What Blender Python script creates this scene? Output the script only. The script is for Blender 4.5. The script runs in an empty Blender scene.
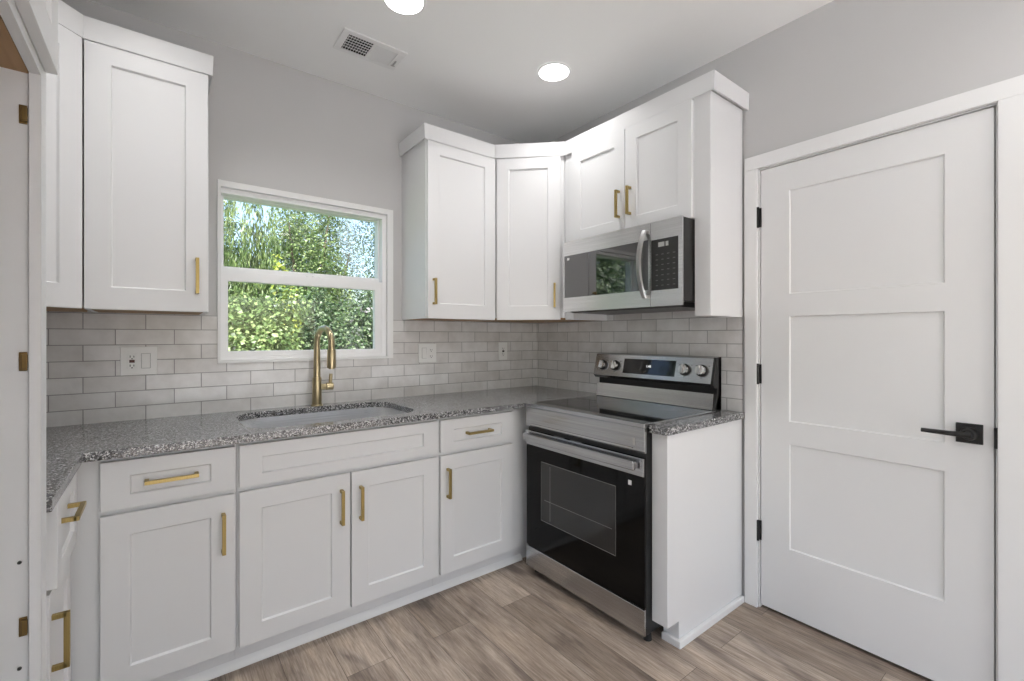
import bpy, bmesh, math, random
from mathutils import Vector, Matrix
R = math.radians
C = bpy.context.scene.collection
S = bpy.context.scene
random.seed(7)

# ------------------------------------------------------------------ camera, sky, sun, exposure
cd = bpy.data.cameras.new('camera'); cam = bpy.data.objects.new('camera', cd); C.objects.link(cam)
cam.location = (-2.2312, -2.5931, 1.27)
cam.rotation_euler = (math.pi/2, 0, -.6566)
cd.sensor_width = 36; cd.lens = 456.16/1024*36
cd.shift_y = -3.76/1024
cd.clip_start = .02
S.camera = cam
S.view_settings.view_transform = 'Standard'; S.view_settings.look = 'None'
S.view_settings.gamma = 1; S.view_settings.use_curve_mapping = False
S.view_settings.exposure = 0.86

w = bpy.data.worlds.new('sky'); S.world = w; w.use_nodes = True
wn = w.node_tree.nodes; bg = wn['Background']
sky = wn.new('ShaderNodeTexSky'); sky.sky_type = 'NISHITA'; sky.sun_disc = False
sky.sun_elevation = R(55); sky.sun_rotation = R(200); sky.air_density = 1; sky.dust_density = 2.5
w.node_tree.links.new(sky.outputs[0], bg.inputs[0]); bg.inputs[1].default_value = .25

sl = bpy.data.lights.new('sun', 'SUN'); sl.energy = 10.0; sl.angle = R(.6); sl.color = (1, .985, .965)
so = bpy.data.objects.new('sun', sl); C.objects.link(so); so.rotation_euler = (R(38), 0, R(-25))

LAMP, LAMP_REAR = 1.5, 1.3         # power of each ceiling downlight (W): dimmed kitchen row, added rear rows
SPREAD = 130

# ------------------------------------------------------------------ materials
def nmat(name):
    m = bpy.data.materials.new(name); m.use_nodes = True
    nt = m.node_tree; return m, nt, nt.nodes['Principled BSDF'], nt.links
def pm(name, col, rough=.5, metal=0, **k):
    m, nt, b, L = nmat(name)
    b.inputs['Base Color'].default_value = (*col, 1); b.inputs['Roughness'].default_value = rough
    b.inputs['Metallic'].default_value = metal
    for a, v in k.items(): b.inputs[a.replace('_', ' ')].default_value = v
    return m
def node(nt, t, **k):
    n = nt.nodes.new(t)
    for a, v in k.items():
        if a in n.inputs: n.inputs[a].default_value = v
        else: setattr(n, a, v)
    return n
def coords(nt, L, scale=(1, 1, 1), loc=(0, 0, 0), rot=(0, 0, 0)):
    tc = node(nt, 'ShaderNodeTexCoord'); mp = node(nt, 'ShaderNodeMapping')
    mp.inputs['Scale'].default_value = scale; mp.inputs['Location'].default_value = loc; mp.inputs['Rotation'].default_value = rot
    L.new(tc.outputs['Object'], mp.inputs['Vector']); return mp.outputs['Vector']
def ramp(nt, L, fac, stops):
    r = node(nt, 'ShaderNodeValToRGB'); e = r.color_ramp.elements
    e[0].position, e[0].color = stops[0][0], (*stops[0][1], 1); e[1].position, e[1].color = stops[-1][0], (*stops[-1][1], 1)
    for p, c in stops[1:-1]:
        x = e.new(p); x.color = (*c, 1)
    L.new(fac, r.inputs[0]); return r.outputs[0]
def bump(nt, L, b, h, strength=.1, dist=.01):
    n = node(nt, 'ShaderNodeBump'); n.inputs['Strength'].default_value = strength; n.inputs['Distance'].default_value = dist
    L.new(h, n.inputs['Height']); L.new(n.outputs[0], b.inputs['Normal'])
def paint(name, col, rough, sc=60, st=.04):
    m, nt, b, L = nmat(name)
    b.inputs['Base Color'].default_value = (*col, 1); b.inputs['Roughness'].default_value = rough
    n = node(nt, 'ShaderNodeTexNoise', Scale=sc, Detail=3.0); L.new(coords(nt, L), n.inputs['Vector'])
    bump(nt, L, b, n.outputs[0], st, .004); return m

M = {}
M['wall'] = paint('warm grey wall paint', (.58, .573, .565), .75, 140, .05)
M['ceil'] = paint('white ceiling paint', (.90, .90, .89), .85, 90, .05)
M['cab'] = paint('white satin cabinet paint', (.77, .77, .77), .38, 30, .01)
M['trim'] = paint('white semi gloss trim paint', (.83, .83, .82), .38, 30, .01)
M['doorw'] = paint('white door paint', (.79, .79, .785), .42, 30, .01)
M['vinyl'] = pm('white window vinyl', (.92, .92, .92), .35)
M['plate'] = pm('white outlet plastic', (.82, .82, .8), .35)
M['plateg'] = pm('light grey plastic', (.45, .45, .44), .35)
M['slot'] = pm('dark slot', (.03, .03, .03), .5)
M['brown'] = pm('brown test button', (.09, .03, .025), .4)
M['black'] = pm('matte black metal', (.012, .012, .012), .42)
M['blackpl'] = pm('black enamel', (.012, .012, .012), .28)
M['glassb'] = pm('black appliance glass', (.006, .006, .0065), .06, Specular_IOR_Level=.5)
M['glassd'] = pm('black oven door glass', (.004, .004, .004), .08, Specular_IOR_Level=.18)
M['glassm'] = pm('black mirrored microwave glass', (.006, .006, .006), .03, IOR=2.4)
M['panelg'] = pm('smoked control glass', (.028, .028, .027), .14)
M['wire'] = pm('pale oven wire', (.22, .22, .21), .35)
M['ring'] = pm('grey ring print', (.10, .10, .10), .2)
M['key'] = pm('pale key print', (.085, .085, .083), .4)
M['lcd'] = pm('grey display', (.42, .42, .40), .3)
M['sticker'] = pm('white sticker', (.8, .8, .8), .5)
M['foot'] = pm('black rubber foot', (.015, .015, .015), .7)
M['void'] = pm('duct black', (.02, .02, .02), .8)
m, nt, b, L = nmat('clock light'); b.inputs['Base Color'].default_value = (.8, .8, .8, 1)
b.inputs['Emission Color'].default_value = (1, 1, 1, 1); b.inputs['Emission Strength'].default_value = .5; M['clock'] = m
m, nt, b, L = nmat('downlight lens'); b.inputs['Base Color'].default_value = (.9, .9, .9, 1)
b.inputs['Emission Color'].default_value = (1, .98, .955, 1); b.inputs['Emission Strength'].default_value = 4.0; M['lens'] = m

def brushed(name, col, rough, axis):
    m, nt, b, L = nmat(name)
    b.inputs['Metallic'].default_value = 1
    sc = [350, 350, 350]; sc[axis] = 3
    n = node(nt, 'ShaderNodeTexNoise', Scale=1.0, Detail=2.0); L.new(coords(nt, L, tuple(sc)), n.inputs['Vector'])
    c = ramp(nt, L, n.outputs[0], [(.3, tuple(x*.86 for x in col)), (.7, tuple(min(1, x*1.08) for x in col))])
    L.new(c, b.inputs['Base Color']); b.inputs['Roughness'].default_value = rough
    bump(nt, L, b, n.outputs[0], .03, .002); return m
M['steel'] = brushed('brushed stainless steel', (.50, .505, .512), .24, 0)
M['steelb'] = brushed('reflection-lightened stainless steel', (.74, .74, .74), .27, 0)  # paler copy of the steel, bright reflections put into its colour
M['steelv'] = brushed('brushed stainless handle steel', (.45, .445, .435), .28, 2)
M['sinkst'] = brushed('satin sink steel', (.80, .80, .80), .34, 0)
M['chrome'] = pm('polished knob steel', (.62, .61, .60), .16, 1)
M['brass'] = brushed('satin brass', (.47, .355, .14), .34, 2)
M['brassf'] = brushed('champagne brass', (.56, .465, .285), .28, 2)
M['shaded_brass'] = pm('bronze hinge plate', (.20, .125, .045), .45, .7)  # brass plates with the shade inside the cabinet put into the colour

def wood(name, a, c, axis, rough=.55):
    m, nt, b, L = nmat(name)
    sc = [40, 40, 40]; sc[axis] = 2.2
    n = node(nt, 'ShaderNodeTexNoise', Scale=1.0, Detail=5.0, Distortion=.6); L.new(coords(nt, L, tuple(sc)), n.inputs['Vector'])
    L.new(ramp(nt, L, n.outputs[0], [(.3, a), (.7, c)]), b.inputs['Base Color']); b.inputs['Roughness'].default_value = rough
    return m
M['maple'] = wood('unpainted maple plywood', (.33, .19, .085), (.42, .255, .125), 0)

# granite
m, nt, b, L = nmat('speckled grey granite'); v = coords(nt, L)
v1 = node(nt, 'ShaderNodeTexVoronoi', Scale=280.0); L.new(v, v1.inputs['Vector'])
n1 = node(nt, 'ShaderNodeTexNoise', Scale=160.0, Detail=4.0, Roughness=.7); L.new(v, n1.inputs['Vector'])
sep = node(nt, 'ShaderNodeSeparateColor'); L.new(v1.outputs['Color'], sep.inputs[0])
ad = node(nt, 'ShaderNodeMath', operation='ADD'); L.new(sep.outputs[0], ad.inputs[0]); L.new(n1.outputs[0], ad.inputs[1])
hf = node(nt, 'ShaderNodeMath', operation='MULTIPLY'); L.new(ad.outputs[0], hf.inputs[0]); hf.inputs[1].default_value = .5
L.new(ramp(nt, L, hf.outputs[0], [(.28, (.010, .010, .011)), (.41, (.065, .064, .066)), (.54, (.17, .168, .17)), (.65, (.40, .397, .40)), (.76, (.74, .735, .73))]), b.inputs['Base Color'])
b.inputs['Roughness'].default_value = .14; b.inputs['Specular IOR Level'].default_value = .85; M['granite'] = m

# backsplash tile (u = along the wall axis, v = height)
def tile(name, axis, off):
    m, nt, b, L = nmat(name)
    tc = node(nt, 'ShaderNodeTexCoord'); sx = node(nt, 'ShaderNodeSeparateXYZ'); L.new(tc.outputs['Object'], sx.inputs[0])
    cx = node(nt, 'ShaderNodeCombineXYZ')
    a1 = node(nt, 'ShaderNodeMath', operation='ADD'); a1.inputs[1].default_value = off; L.new(sx.outputs[axis], a1.inputs[0])
    a2 = node(nt, 'ShaderNodeMath', operation='ADD'); a2.inputs[1].default_value = -.967+.067*10; L.new(sx.outputs[2], a2.inputs[0])
    L.new(a1.outputs[0], cx.inputs[0]); L.new(a2.outputs[0], cx.inputs[1])
    br = node(nt, 'ShaderNodeTexBrick', offset=.5, offset_frequency=2, squash=1.0)
    L.new(cx.outputs[0], br.inputs['Vector'])
    for k_, v_ in {'Scale': 1.0, 'Mortar Size': .002, 'Mortar Smooth': .25, 'Brick Width': .2032, 'Row Height': .067, 'Bias': 0.0}.items(): br.inputs[k_].default_value = v_
    br.inputs['Color1'].default_value = (.68, .665, .65, 1); br.inputs['Color2'].default_value = (.80, .795, .79, 1); br.inputs['Mortar'].default_value = (.33, .325, .32, 1)
    n = node(nt, 'ShaderNodeTexNoise', Scale=9.0, Detail=4.0, Roughness=.6); L.new(tc.outputs['Object'], n.inputs['Vector'])
    st = ramp(nt, L, n.outputs[0], [(.3, (.86, .85, .835)), (.7, (1.05, 1.05, 1.05))])
    mx = node(nt, 'ShaderNodeMix', data_type='RGBA', blend_type='MULTIPLY'); mx.inputs[0].default_value = 1
    L.new(br.outputs['Color'], mx.inputs[6]); L.new(st, mx.inputs[7]); L.new(mx.outputs[2], b.inputs['Base Color'])
    rr = ramp(nt, L, br.outputs['Fac'], [(0, (.16,)*3), (1, (.7,)*3)]); L.new(rr, b.inputs['Roughness'])
    n2 = node(nt, 'ShaderNodeTexNoise', Scale=26.0, Detail=2.0); L.new(tc.outputs['Object'], n2.inputs['Vector'])
    sb = node(nt, 'ShaderNodeMath', operation='MULTIPLY_ADD'); L.new(br.outputs['Fac'], sb.inputs[0]); sb.inputs[1].default_value = -.9; L.new(n2.outputs[0], sb.inputs[2])
    bump(nt, L, b, sb.outputs[0], .32, .004); return m
M['tileb'] = tile('glossy grey subway tile back', 0, 2.4858+.2032*20-2.4384-.2032*8)
M['tiler'] = tile('glossy grey subway tile side', 1, 20*.2032+.03)

# floor planks along y
m, nt, b, L = nmat('grey brown vinyl planks')
tc = node(nt, 'ShaderNodeTexCoord'); mp = node(nt, 'ShaderNodeMapping'); mp.inputs['Rotation'].default_value = (0, 0, R(90)); mp.inputs['Location'].default_value = (.35, .06, 0)
L.new(tc.outputs['Object'], mp.inputs['Vector'])
br = node(nt, 'ShaderNodeTexBrick', offset=.37, offset_frequency=2); L.new(mp.outputs[0], br.inputs['Vector'])
for k_, v_ in {'Scale': 1.0, 'Mortar Size': .0009, 'Mortar Smooth': .3, 'Brick Width': 1.22, 'Row Height': .18}.items(): br.inputs[k_].default_value = v_
br.inputs['Color1'].default_value = (0, 0, 0, 1); br.inputs['Color2'].default_value = (1, 1, 1, 1); br.inputs['Mortar'].default_value = (.5, .5, .5, 1)
sc_ = node(nt, 'ShaderNodeMapping'); sc_.inputs['Scale'].default_value = (42, 3.2, 1); L.new(tc.outputs['Object'], sc_.inputs['Vector'])
offs = node(nt, 'ShaderNodeVectorMath', operation='MULTIPLY_ADD'); L.new(br.outputs['Color'], offs.inputs[0]); offs.inputs[1].default_value = (13, 7, 5); L.new(sc_.outputs[0], offs.inputs[2])
n1 = node(nt, 'ShaderNodeTexNoise', Scale=1.0, Detail=9.0, Roughness=.68, Distortion=.5); L.new(offs.outputs[0], n1.inputs['Vector'])
g2 = node(nt, 'ShaderNodeMapping'); g2.inputs['Scale'].default_value = (8, 2.2, 1); L.new(tc.outputs['Object'], g2.inputs['Vector'])
of2 = node(nt, 'ShaderNodeVectorMath', operation='MULTIPLY_ADD'); L.new(br.outputs['Color'], of2.inputs[0]); of2.inputs[1].default_value = (31, 17, 3); L.new(g2.outputs[0], of2.inputs[2])
n2 = node(nt, 'ShaderNodeTexNoise', Scale=1.0, Detail=3.0, Roughness=.5, Distortion=.8); L.new(of2.outputs[0], n2.inputs['Vector'])
fs = node(nt, 'ShaderNodeMapping'); fs.inputs['Scale'].default_value = (170, 9, 1); L.new(tc.outputs['Object'], fs.inputs['Vector'])
n3 = node(nt, 'ShaderNodeTexNoise', Scale=1.0, Detail=5.0, Roughness=.7, Distortion=.3); L.new(fs.outputs[0], n3.inputs['Vector'])
mixn = node(nt, 'ShaderNodeMath', operation='MULTIPLY_ADD'); L.new(n3.outputs[0], mixn.inputs[0]); mixn.inputs[1].default_value = .55
hal = node(nt, 'ShaderNodeMath', operation='MULTIPLY'); L.new(n1.outputs[0], hal.inputs[0]); hal.inputs[1].default_value = .55; L.new(hal.outputs[0], mixn.inputs[2])
base = ramp(nt, L, mixn.outputs[0], [(.36, (.17, .13, .10)), (.49, (.31, .255, .208)), (.60, (.43, .365, .305)), (.74, (.60, .535, .47))])
tint = ramp(nt, L, n2.outputs[0], [(.30, (.50, .48, .49)), (.42, (.88, .86, .85)), (.55, (1.04, 1.02, 1.0)), (.72, (1.2, 1.16, 1.10))])
mx = node(nt, 'ShaderNodeMix', data_type='RGBA', blend_type='MULTIPLY'); mx.inputs[0].default_value = 1; L.new(base, mx.inputs[6]); L.new(tint, mx.inputs[7])
pv = ramp(nt, L, br.outputs['Color'], [(0, (.74, .71, .69)), (.5, (1.0, .97, .95)), (1, (1.18, 1.17, 1.16))])
mx2 = node(nt, 'ShaderNodeMix', data_type='RGBA', blend_type='MULTIPLY'); mx2.inputs[0].default_value = 1; L.new(mx.outputs[2], mx2.inputs[6]); L.new(pv, mx2.inputs[7])
mx3 = node(nt, 'ShaderNodeMix', data_type='RGBA'); L.new(br.outputs['Fac'], mx3.inputs[0]); L.new(mx2.outputs[2], mx3.inputs[6]); mx3.inputs[7].default_value = (.07, .05, .038, 1)
L.new(mx3.outputs[2], b.inputs['Base Color']); b.inputs['Roughness'].default_value = .48
bump(nt, L, b, n1.outputs[0], .06, .003); M['floor'] = m

# window glass: clear with a Fresnel reflection
m, nt, b, L = nmat('window glass'); nt.nodes.remove(b)
tr = node(nt, 'ShaderNodeBsdfTransparent'); gl = node(nt, 'ShaderNodeBsdfGlossy'); gl.inputs['Roughness'].default_value = .0
lw = node(nt, 'ShaderNodeLayerWeight'); lw.inputs['Blend'].default_value = .5; pw = node(nt, 'ShaderNodeMath', operation='POWER'); L.new(lw.outputs['Facing'], pw.inputs[0]); pw.inputs[1].default_value = 5
fr = node(nt, 'ShaderNodeMath', operation='MULTIPLY_ADD'); L.new(pw.outputs[0], fr.inputs[0]); fr.inputs[1].default_value = .9; fr.inputs[2].default_value = .03; ms = node(nt, 'ShaderNodeMixShader')
L.new(fr.outputs[0], ms.inputs[0]); L.new(tr.outputs[0], ms.inputs[1]); L.new(gl.outputs[0], ms.inputs[2]); L.new(ms.outputs[0], nt.nodes['Material Output'].inputs[0]); M['glass'] = m

def leafmat(name, cols):
    m, nt, b, L = nmat(name)
    n = node(nt, 'ShaderNodeTexNoise', Scale=2.2, Detail=6.0, Roughness=.75); L.new(coords(nt, L), n.inputs['Vector'])
    n2 = node(nt, 'ShaderNodeTexWhiteNoise'); g = node(nt, 'ShaderNodeNewGeometry')
    L.new(g.outputs['Random Per Island'], n2.inputs[0]); n2.noise_dimensions = '1D'
    mxx = node(nt, 'ShaderNodeMath', operation='MULTIPLY_ADD'); L.new(g.outputs['Random Per Island'], mxx.inputs[0]); mxx.inputs[1].default_value = .5; 
    ofs = node(nt, 'ShaderNodeMath', operation='ADD'); L.new(n.outputs[0], ofs.inputs[0]); ofs.inputs[1].default_value = -.25
    L.new(ofs.outputs[0], mxx.inputs[2])
    c = ramp(nt, L, mxx.outputs[0], [(.15, cols[0]), (.5, cols[1]), (.82, cols[2])])
    L.new(c, b.inputs['Base Color']); b.inputs['Roughness'].default_value = .42
    t = node(nt, 'ShaderNodeBsdfTranslucent'); L.new(c, t.inputs[0]); ms = node(nt, 'ShaderNodeMixShader'); ms.inputs[0].default_value = .35
    L.new(b.outputs[0], ms.inputs[1]); L.new(t.outputs[0], ms.inputs[2]); L.new(ms.outputs[0], nt.nodes['Material Output'].inputs[0]); return m
M['leafa'] = leafmat('fresh green leaves', [(.02, .045, .012), (.10, .17, .045), (.30, .37, .15)])
M['leafb'] = leafmat('deep green leaves', [(.013, .03, .012), (.06, .11, .042), (.22, .29, .15)])
M['leafc'] = leafmat('pale silver green leaves', [(.05, .075, .055), (.15, .20, .15), (.38, .43, .36)])
M['leafd'] = leafmat('yellow green leaves', [(.13, .18, .02), (.27, .33, .04), (.45, .48, .13)])
M['bark'] = pm('bark', (.12, .09, .065), .9)
M['grass'] = paint('lawn green', (.10, .17, .05), .9, 20, .3)
M['siding'] = pm('grey house siding', (.36, .35, .34), .7)
M['shingle'] = paint('grey roof shingle', (.16, .15, .15), .85, 40, .2)

# ------------------------------------------------------------------ geometry helpers
class MB:
    def __init__(s): s.bm = bmesh.new()
    def box(s, x0, x1, y0, y1, z0, z1, bev=0, seg=2, mat=None):
        if x1 < x0: x0, x1 = x1, x0
        if y1 < y0: y0, y1 = y1, y0
        if z1 < z0: z0, z1 = z1, z0
        t = bmesh.new(); bmesh.ops.create_cube(t, size=1)
        for v in t.verts: v.co = Vector(((x0+x1)/2+v.co.x*(x1-x0), (y0+y1)/2+v.co.y*(y1-y0), (z0+z1)/2+v.co.z*(z1-z0)))
        if bev: bmesh.ops.bevel(t, geom=t.edges[:], offset=bev, segments=seg, affect='EDGES', profile=.5)
        return s.add(t, mat)
    def add(s, t, mat=None):
        if mat is not None: bmesh.ops.transform(t, matrix=mat, verts=t.verts[:])
        me = bpy.data.meshes.new('t'); t.to_mesh(me); s.bm.from_mesh(me); bpy.data.meshes.remove(me); t.free(); return s
    def cyl(s, p0, p1, r0, r1=None, n=32, bev=0):
        r1 = r0 if r1 is None else r1
        p0, p1 = Vector(p0), Vector(p1); d = p1-p0
        t = bmesh.new(); bmesh.ops.create_cone(t, cap_ends=True, segments=n, radius1=r0, radius2=r1, depth=d.length)
        if bev:
            es = [e for e in t.edges if abs(e.verts[0].co.z-e.verts[1].co.z) < 1e-6]
            bmesh.ops.bevel(t, geom=es, offset=bev, segments=3, affect='EDGES', profile=.5)
        return s.add(t, Matrix.Translation((p0+p1)/2) @ d.to_track_quat('Z', 'Y').to_matrix().to_4x4())
    def prism(s, pts, z0, z1, mat=None, bev=0):      # polygon in xy, extruded in z
        t = bmesh.new(); vs = [t.verts.new((x, y, z0)) for x, y in pts]; f = t.faces.new(vs)
        r = bmesh.ops.extrude_face_region(t, geom=[f])
        for v in r['geom']:
            if isinstance(v, bmesh.types.BMVert): v.co.z = z1
        bmesh.ops.recalc_face_normals(t, faces=t.faces[:])
        if bev: bmesh.ops.bevel(t, geom=t.edges[:], offset=bev, segments=2, affect='EDGES', profile=.5)
        return s.add(t, mat)
    def tube(s, pts, r, n=16, rx=None):
        pts = [Vector(p) for p in pts]; rs = r if isinstance(r, (list, tuple)) else [r]*len(pts)
        t = bmesh.new(); rings = []; up = Vector((1, 0, 0)) if rx is None else Vector(rx)
        for i, p in enumerate(pts):
            d = (pts[min(i+1, len(pts)-1)]-pts[max(i-1, 0)]).normalized()
            a = up.cross(d)
            if a.length < 1e-4: a = Vector((0, 1, 0)).cross(d)
            a.normalize(); b_ = d.cross(a).normalized()
            rings.append([t.verts.new(p+(a*math.cos(2*math.pi*k/n)+b_*math.sin(2*math.pi*k/n))*rs[i]) for k in range(n)])
        for i in range(len(rings)-1):
            for k in range(n): t.faces.new([rings[i][k], rings[i][(k+1) % n], rings[i+1][(k+1) % n], rings[i+1][k]])
        t.faces.new(rings[0][::-1]); t.faces.new(rings[-1])
        bmesh.ops.recalc_face_normals(t, faces=t.faces[:])
        return s.add(t)
    def build(s, name, mat, parent=None, smooth=False, bevel=0, seg=2):
        bmesh.ops.remove_doubles(s.bm, verts=s.bm.verts[:], dist=1e-7)
        me = bpy.data.meshes.new(name); s.bm.to_mesh(me); s.bm.free()
        me.materials.append(M[mat])
        o = bpy.data.objects.new(name, me); C.objects.link(o)
        if parent is not None: o.parent = parent
        if smooth:
            for p in me.polygons: p.use_smooth = True
            try: me.set_sharp_from_angle(angle=R(35))
            except Exception: pass
        if bevel:
            md = o.modifiers.new('soft edges', 'BEVEL'); md.width = bevel; md.segments = seg; md.limit_method = 'ANGLE'; md.angle_limit = R(40)
        return o
def tag(o, label, cat, group=None):
    o['label'] = label; o['category'] = cat
    if group: o['group'] = group
    return o
def thing(name, label, cat, loc, rz=0, group=None):
    o = bpy.data.objects.new(name, None); C.objects.link(o); o.location = loc; o.rotation_euler = (0, 0, rz)
    o.empty_display_size = .1
    return tag(o, label, cat, group)
def struct(o):
    o['kind'] = 'structure'; return o
def at(o, x, y, z, rx=0, ry=0, rz=0):
    o.location = (x, y, z); o.rotation_euler = (rx, ry, rz); return o

# shaker front: x 0..w, front at y=-t, z 0..h; recessed centre panel
def shaker(name, w, h, parent, x, y, z, sw=.074, sh=.072, t=.02, rec=.009, rz=0, mat='cab', st=None):
    st = sh if st is None else st
    bm = bmesh.new(); s = .0035
    def ring(x0, x1, z0, z1, yy): return [bm.verts.new(c) for c in ((x0, yy, z0), (x1, yy, z0), (x1, yy, z1), (x0, yy, z1))]
    bk = ring(0, w, 0, h, 0); fo = ring(0, w, 0, h, -t); fi = ring(sw, w-sw, sh, h-st, -t); pn = ring(sw+s, w-sw-s, sh+s, h-st-s, -t+rec)
    for a, b_ in ((bk, fo), (fo, fi), (fi, pn)):
        for k in range(4): bm.faces.new([a[k], a[(k+1) % 4], b_[(k+1) % 4], b_[k]])
    bm.faces.new(pn); bm.faces.new(bk[::-1]); bmesh.ops.recalc_face_normals(bm, faces=bm.faces[:])
    m = MB(); m.bm.free(); m.bm = bm
    return at(m.build(name, mat, parent, bevel=.0012), x, y, z, 0, 0, rz)
# square bar pull; centre at origin on the surface, standing out in -y
def pull(parent, x, y, z, vert=True, L_=.144, out=.034, d=.012):
    m = MB(); h = L_/2
    if vert:
        m.box(-d/2, d/2, -out, -out+d, -h, h, .0008); m.box(-d/2, d/2, -out+d*.5, 0, -h, -h+d, .0005); m.box(-d/2, d/2, -out+d*.5, 0, h-d, h, .0005)
    else:
        m.box(-h, h, -out, -out+d, -d/2, d/2, .0008); m.box(-h, -h+d, -out+d*.5, 0, -d/2, d/2, .0005); m.box(h-d, h, -out+d*.5, 0, -d/2, d/2, .0005)
    o = at(m.build('handle', 'brass', parent), x, y, z); o['label'] = 'satin brass bar pull'; return o

# ------------------------------------------------------------------ room shell
XL, YB, ZC, WT = -3.067, -5.2, 2.677, .15
struct(MB().box(XL-.3, .3, YB-.3, .3, -.1, 0).build('floor', 'floor'))
struct(MB().box(XL-.3, .3, YB-.3, .6, ZC, ZC+.2).build('ceiling', 'ceil'))
WX0, WX1, WZ0, WZ1 = -2.006, -1.146, 1.153, 2.008     # kitchen window opening
m = MB(); m.box(XL-WT, WX0, 0, WT, 0, ZC); m.box(WX1, WT, 0, WT, 0, ZC); m.box(WX0, WX1, 0, WT, 0, WZ0); m.box(WX0, WX1, 0, WT, WZ1, ZC)
struct(m.build('wall_back', 'wall'))
DY0, DY1, DZ = -2.3705, -1.6065, 2.052                 # doorway in the right wall
m = MB(); m.box(0, WT, DY1+.004, 0, 0, ZC); m.box(0, WT, YB, DY0-.004, 0, ZC); m.box(0, WT, DY0-.004, DY1+.004, DZ+.004, ZC)
m.box(WT, WT+.02, DY0-.1, DY1+.1, 0, DZ+.1)
struct(m.build('wall_right', 'wall'))
m = MB(); m.box(XL-WT, XL, YB, -4.95, 0, ZC); m.box(XL-WT, XL, -2.75, 0, 0, ZC); m.box(XL-WT, XL, -4.95, -2.75, 0, .45); m.box(XL-WT, XL, -4.95, -2.75, 1.90, ZC)
struct(m.build('wall_left', 'wall'))
m = MB(); m.box(XL-WT, -2.95, YB-WT, YB, 0, ZC); m.box(-.15, WT, YB-WT, YB, 0, ZC); m.box(-2.95, -.15, YB-WT, YB, 1.94, ZC); m.box(-2.95, -.15, YB-WT, YB, 0, .04)
struct(m.build('wall_front', 'wall'))
def patio(name, loc, rz, hw, h):  # builder for the unseen windows added as daylight fill
    w2 = bpy.data.objects.new(name, None); C.objects.link(w2); w2.location = loc; w2.rotation_euler = (0, 0, rz); struct(w2)
    m = MB(); m.box(-hw, hw, -.04, .04, 0, .07); m.box(-hw, hw, -.04, .04, h-.07, h)
    for x in (-hw, -.035, hw-.07): m.box(x, x+.07, -.04, .04, .07, h-.07)
    m.build('window_frame', 'vinyl', w2)
    MB().box(-hw+.07, -.035, -.006, .002, .07, h-.07).build('glass_pane', 'glass', w2); MB().box(.035, hw-.07, -.006, .002, .07, h-.07).build('glass_pane', 'glass', w2)
patio('fill_window_2', (-1.55, YB-.06, .04), 0, 1.4, 1.90)  # unseen rear window, added to let in sky fill
patio('fill_window_3', (XL-.06, -3.85, .45), R(90), 1.1, 1.45)  # unseen side window, added to light the door wall

# backsplash
m = MB(); ZT = 1.372; T = .008
m.box(XL, -2.0155, -T, 0, .907, ZT); m.box(-1.1355, -T, -T, 0, .907, ZT); m.box(-2.0155, -1.1355, -T, 0, .907, WZ0-.0105)
o = struct(m.build('trim_3', 'tileb'))
o = struct(MB().box(-T, 0, -1.528, 0, .907, ZT+.035).build('trim_4', 'tiler'))

# kitchen window
w1 = bpy.data.objects.new('window_1', None); C.objects.link(w1); w1.location = (WX0, 0, WZ0); struct(w1)
WW, WH = WX1-WX0, WZ1-WZ0
m = MB(); e = .010; d = .055    # thin white boards lining the opening
m.box(-e, .002, -.013, d, -e, WH+.014); m.box(WW-.024, WW+.012, -.013, d, -e, WH+.014); m.box(.002, WW-.024, -.013, d, WH-.016, WH+.014); m.box(.002, WW-.024, -.013, d, -e, .003)
m.build('window_trim', 'trim', w1, bevel=.0015)
m = MB()                                           # outer vinyl frame
m.box(.0021, .006, .008, .13, .0031, WH-.0161); m.box(WW-.048, WW-.0241, .008, .13, .0031, WH-.0161)
m.box(.006, WW-.048, .008, .13, .0031, .020); m.box(.006, WW-.048, .008, .13, WH-.042, WH-.0161)
m.build('window_frame', 'vinyl', w1, bevel=.0012)
def sash(z0, z1, y0, y1, sl_, sr_, bot, top, nm):
    m = MB(); a, b_ = .006, WW-.048
    m.box(a, a+sl_, y0, y1, z0, z1); m.box(b_-sr_, b_, y0, y1, z0, z1); m.box(a+sl_, b_-sr_, y0, y1, z0, z0+bot); m.box(a+sl_, b_-sr_, y0, y1, z1-top, z1)
    o = m.build(nm, 'vinyl', w1, bevel=.002)
    MB().box(a+sl_-.004, b_-sr_+.004, (y0+y1)/2-.003, (y0+y1)/2+.003, z0+bot-.004, z1-top+.004).build('glass_pane', 'glass', o)
    return o
sash(.425, WH-.0425, .056, .088, .013, .007, .040, .004, 'upper_sash')
ls = sash(.020, .438, .014, .050, .028, .040, .026, .048, 'lower_sash')
m = MB()
for x in (.40, .43, .46): m.box(x, x+.012, .018, .046, .438, .446, .002)
m.build('sash_lock', 'vinyl', ls)

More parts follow.
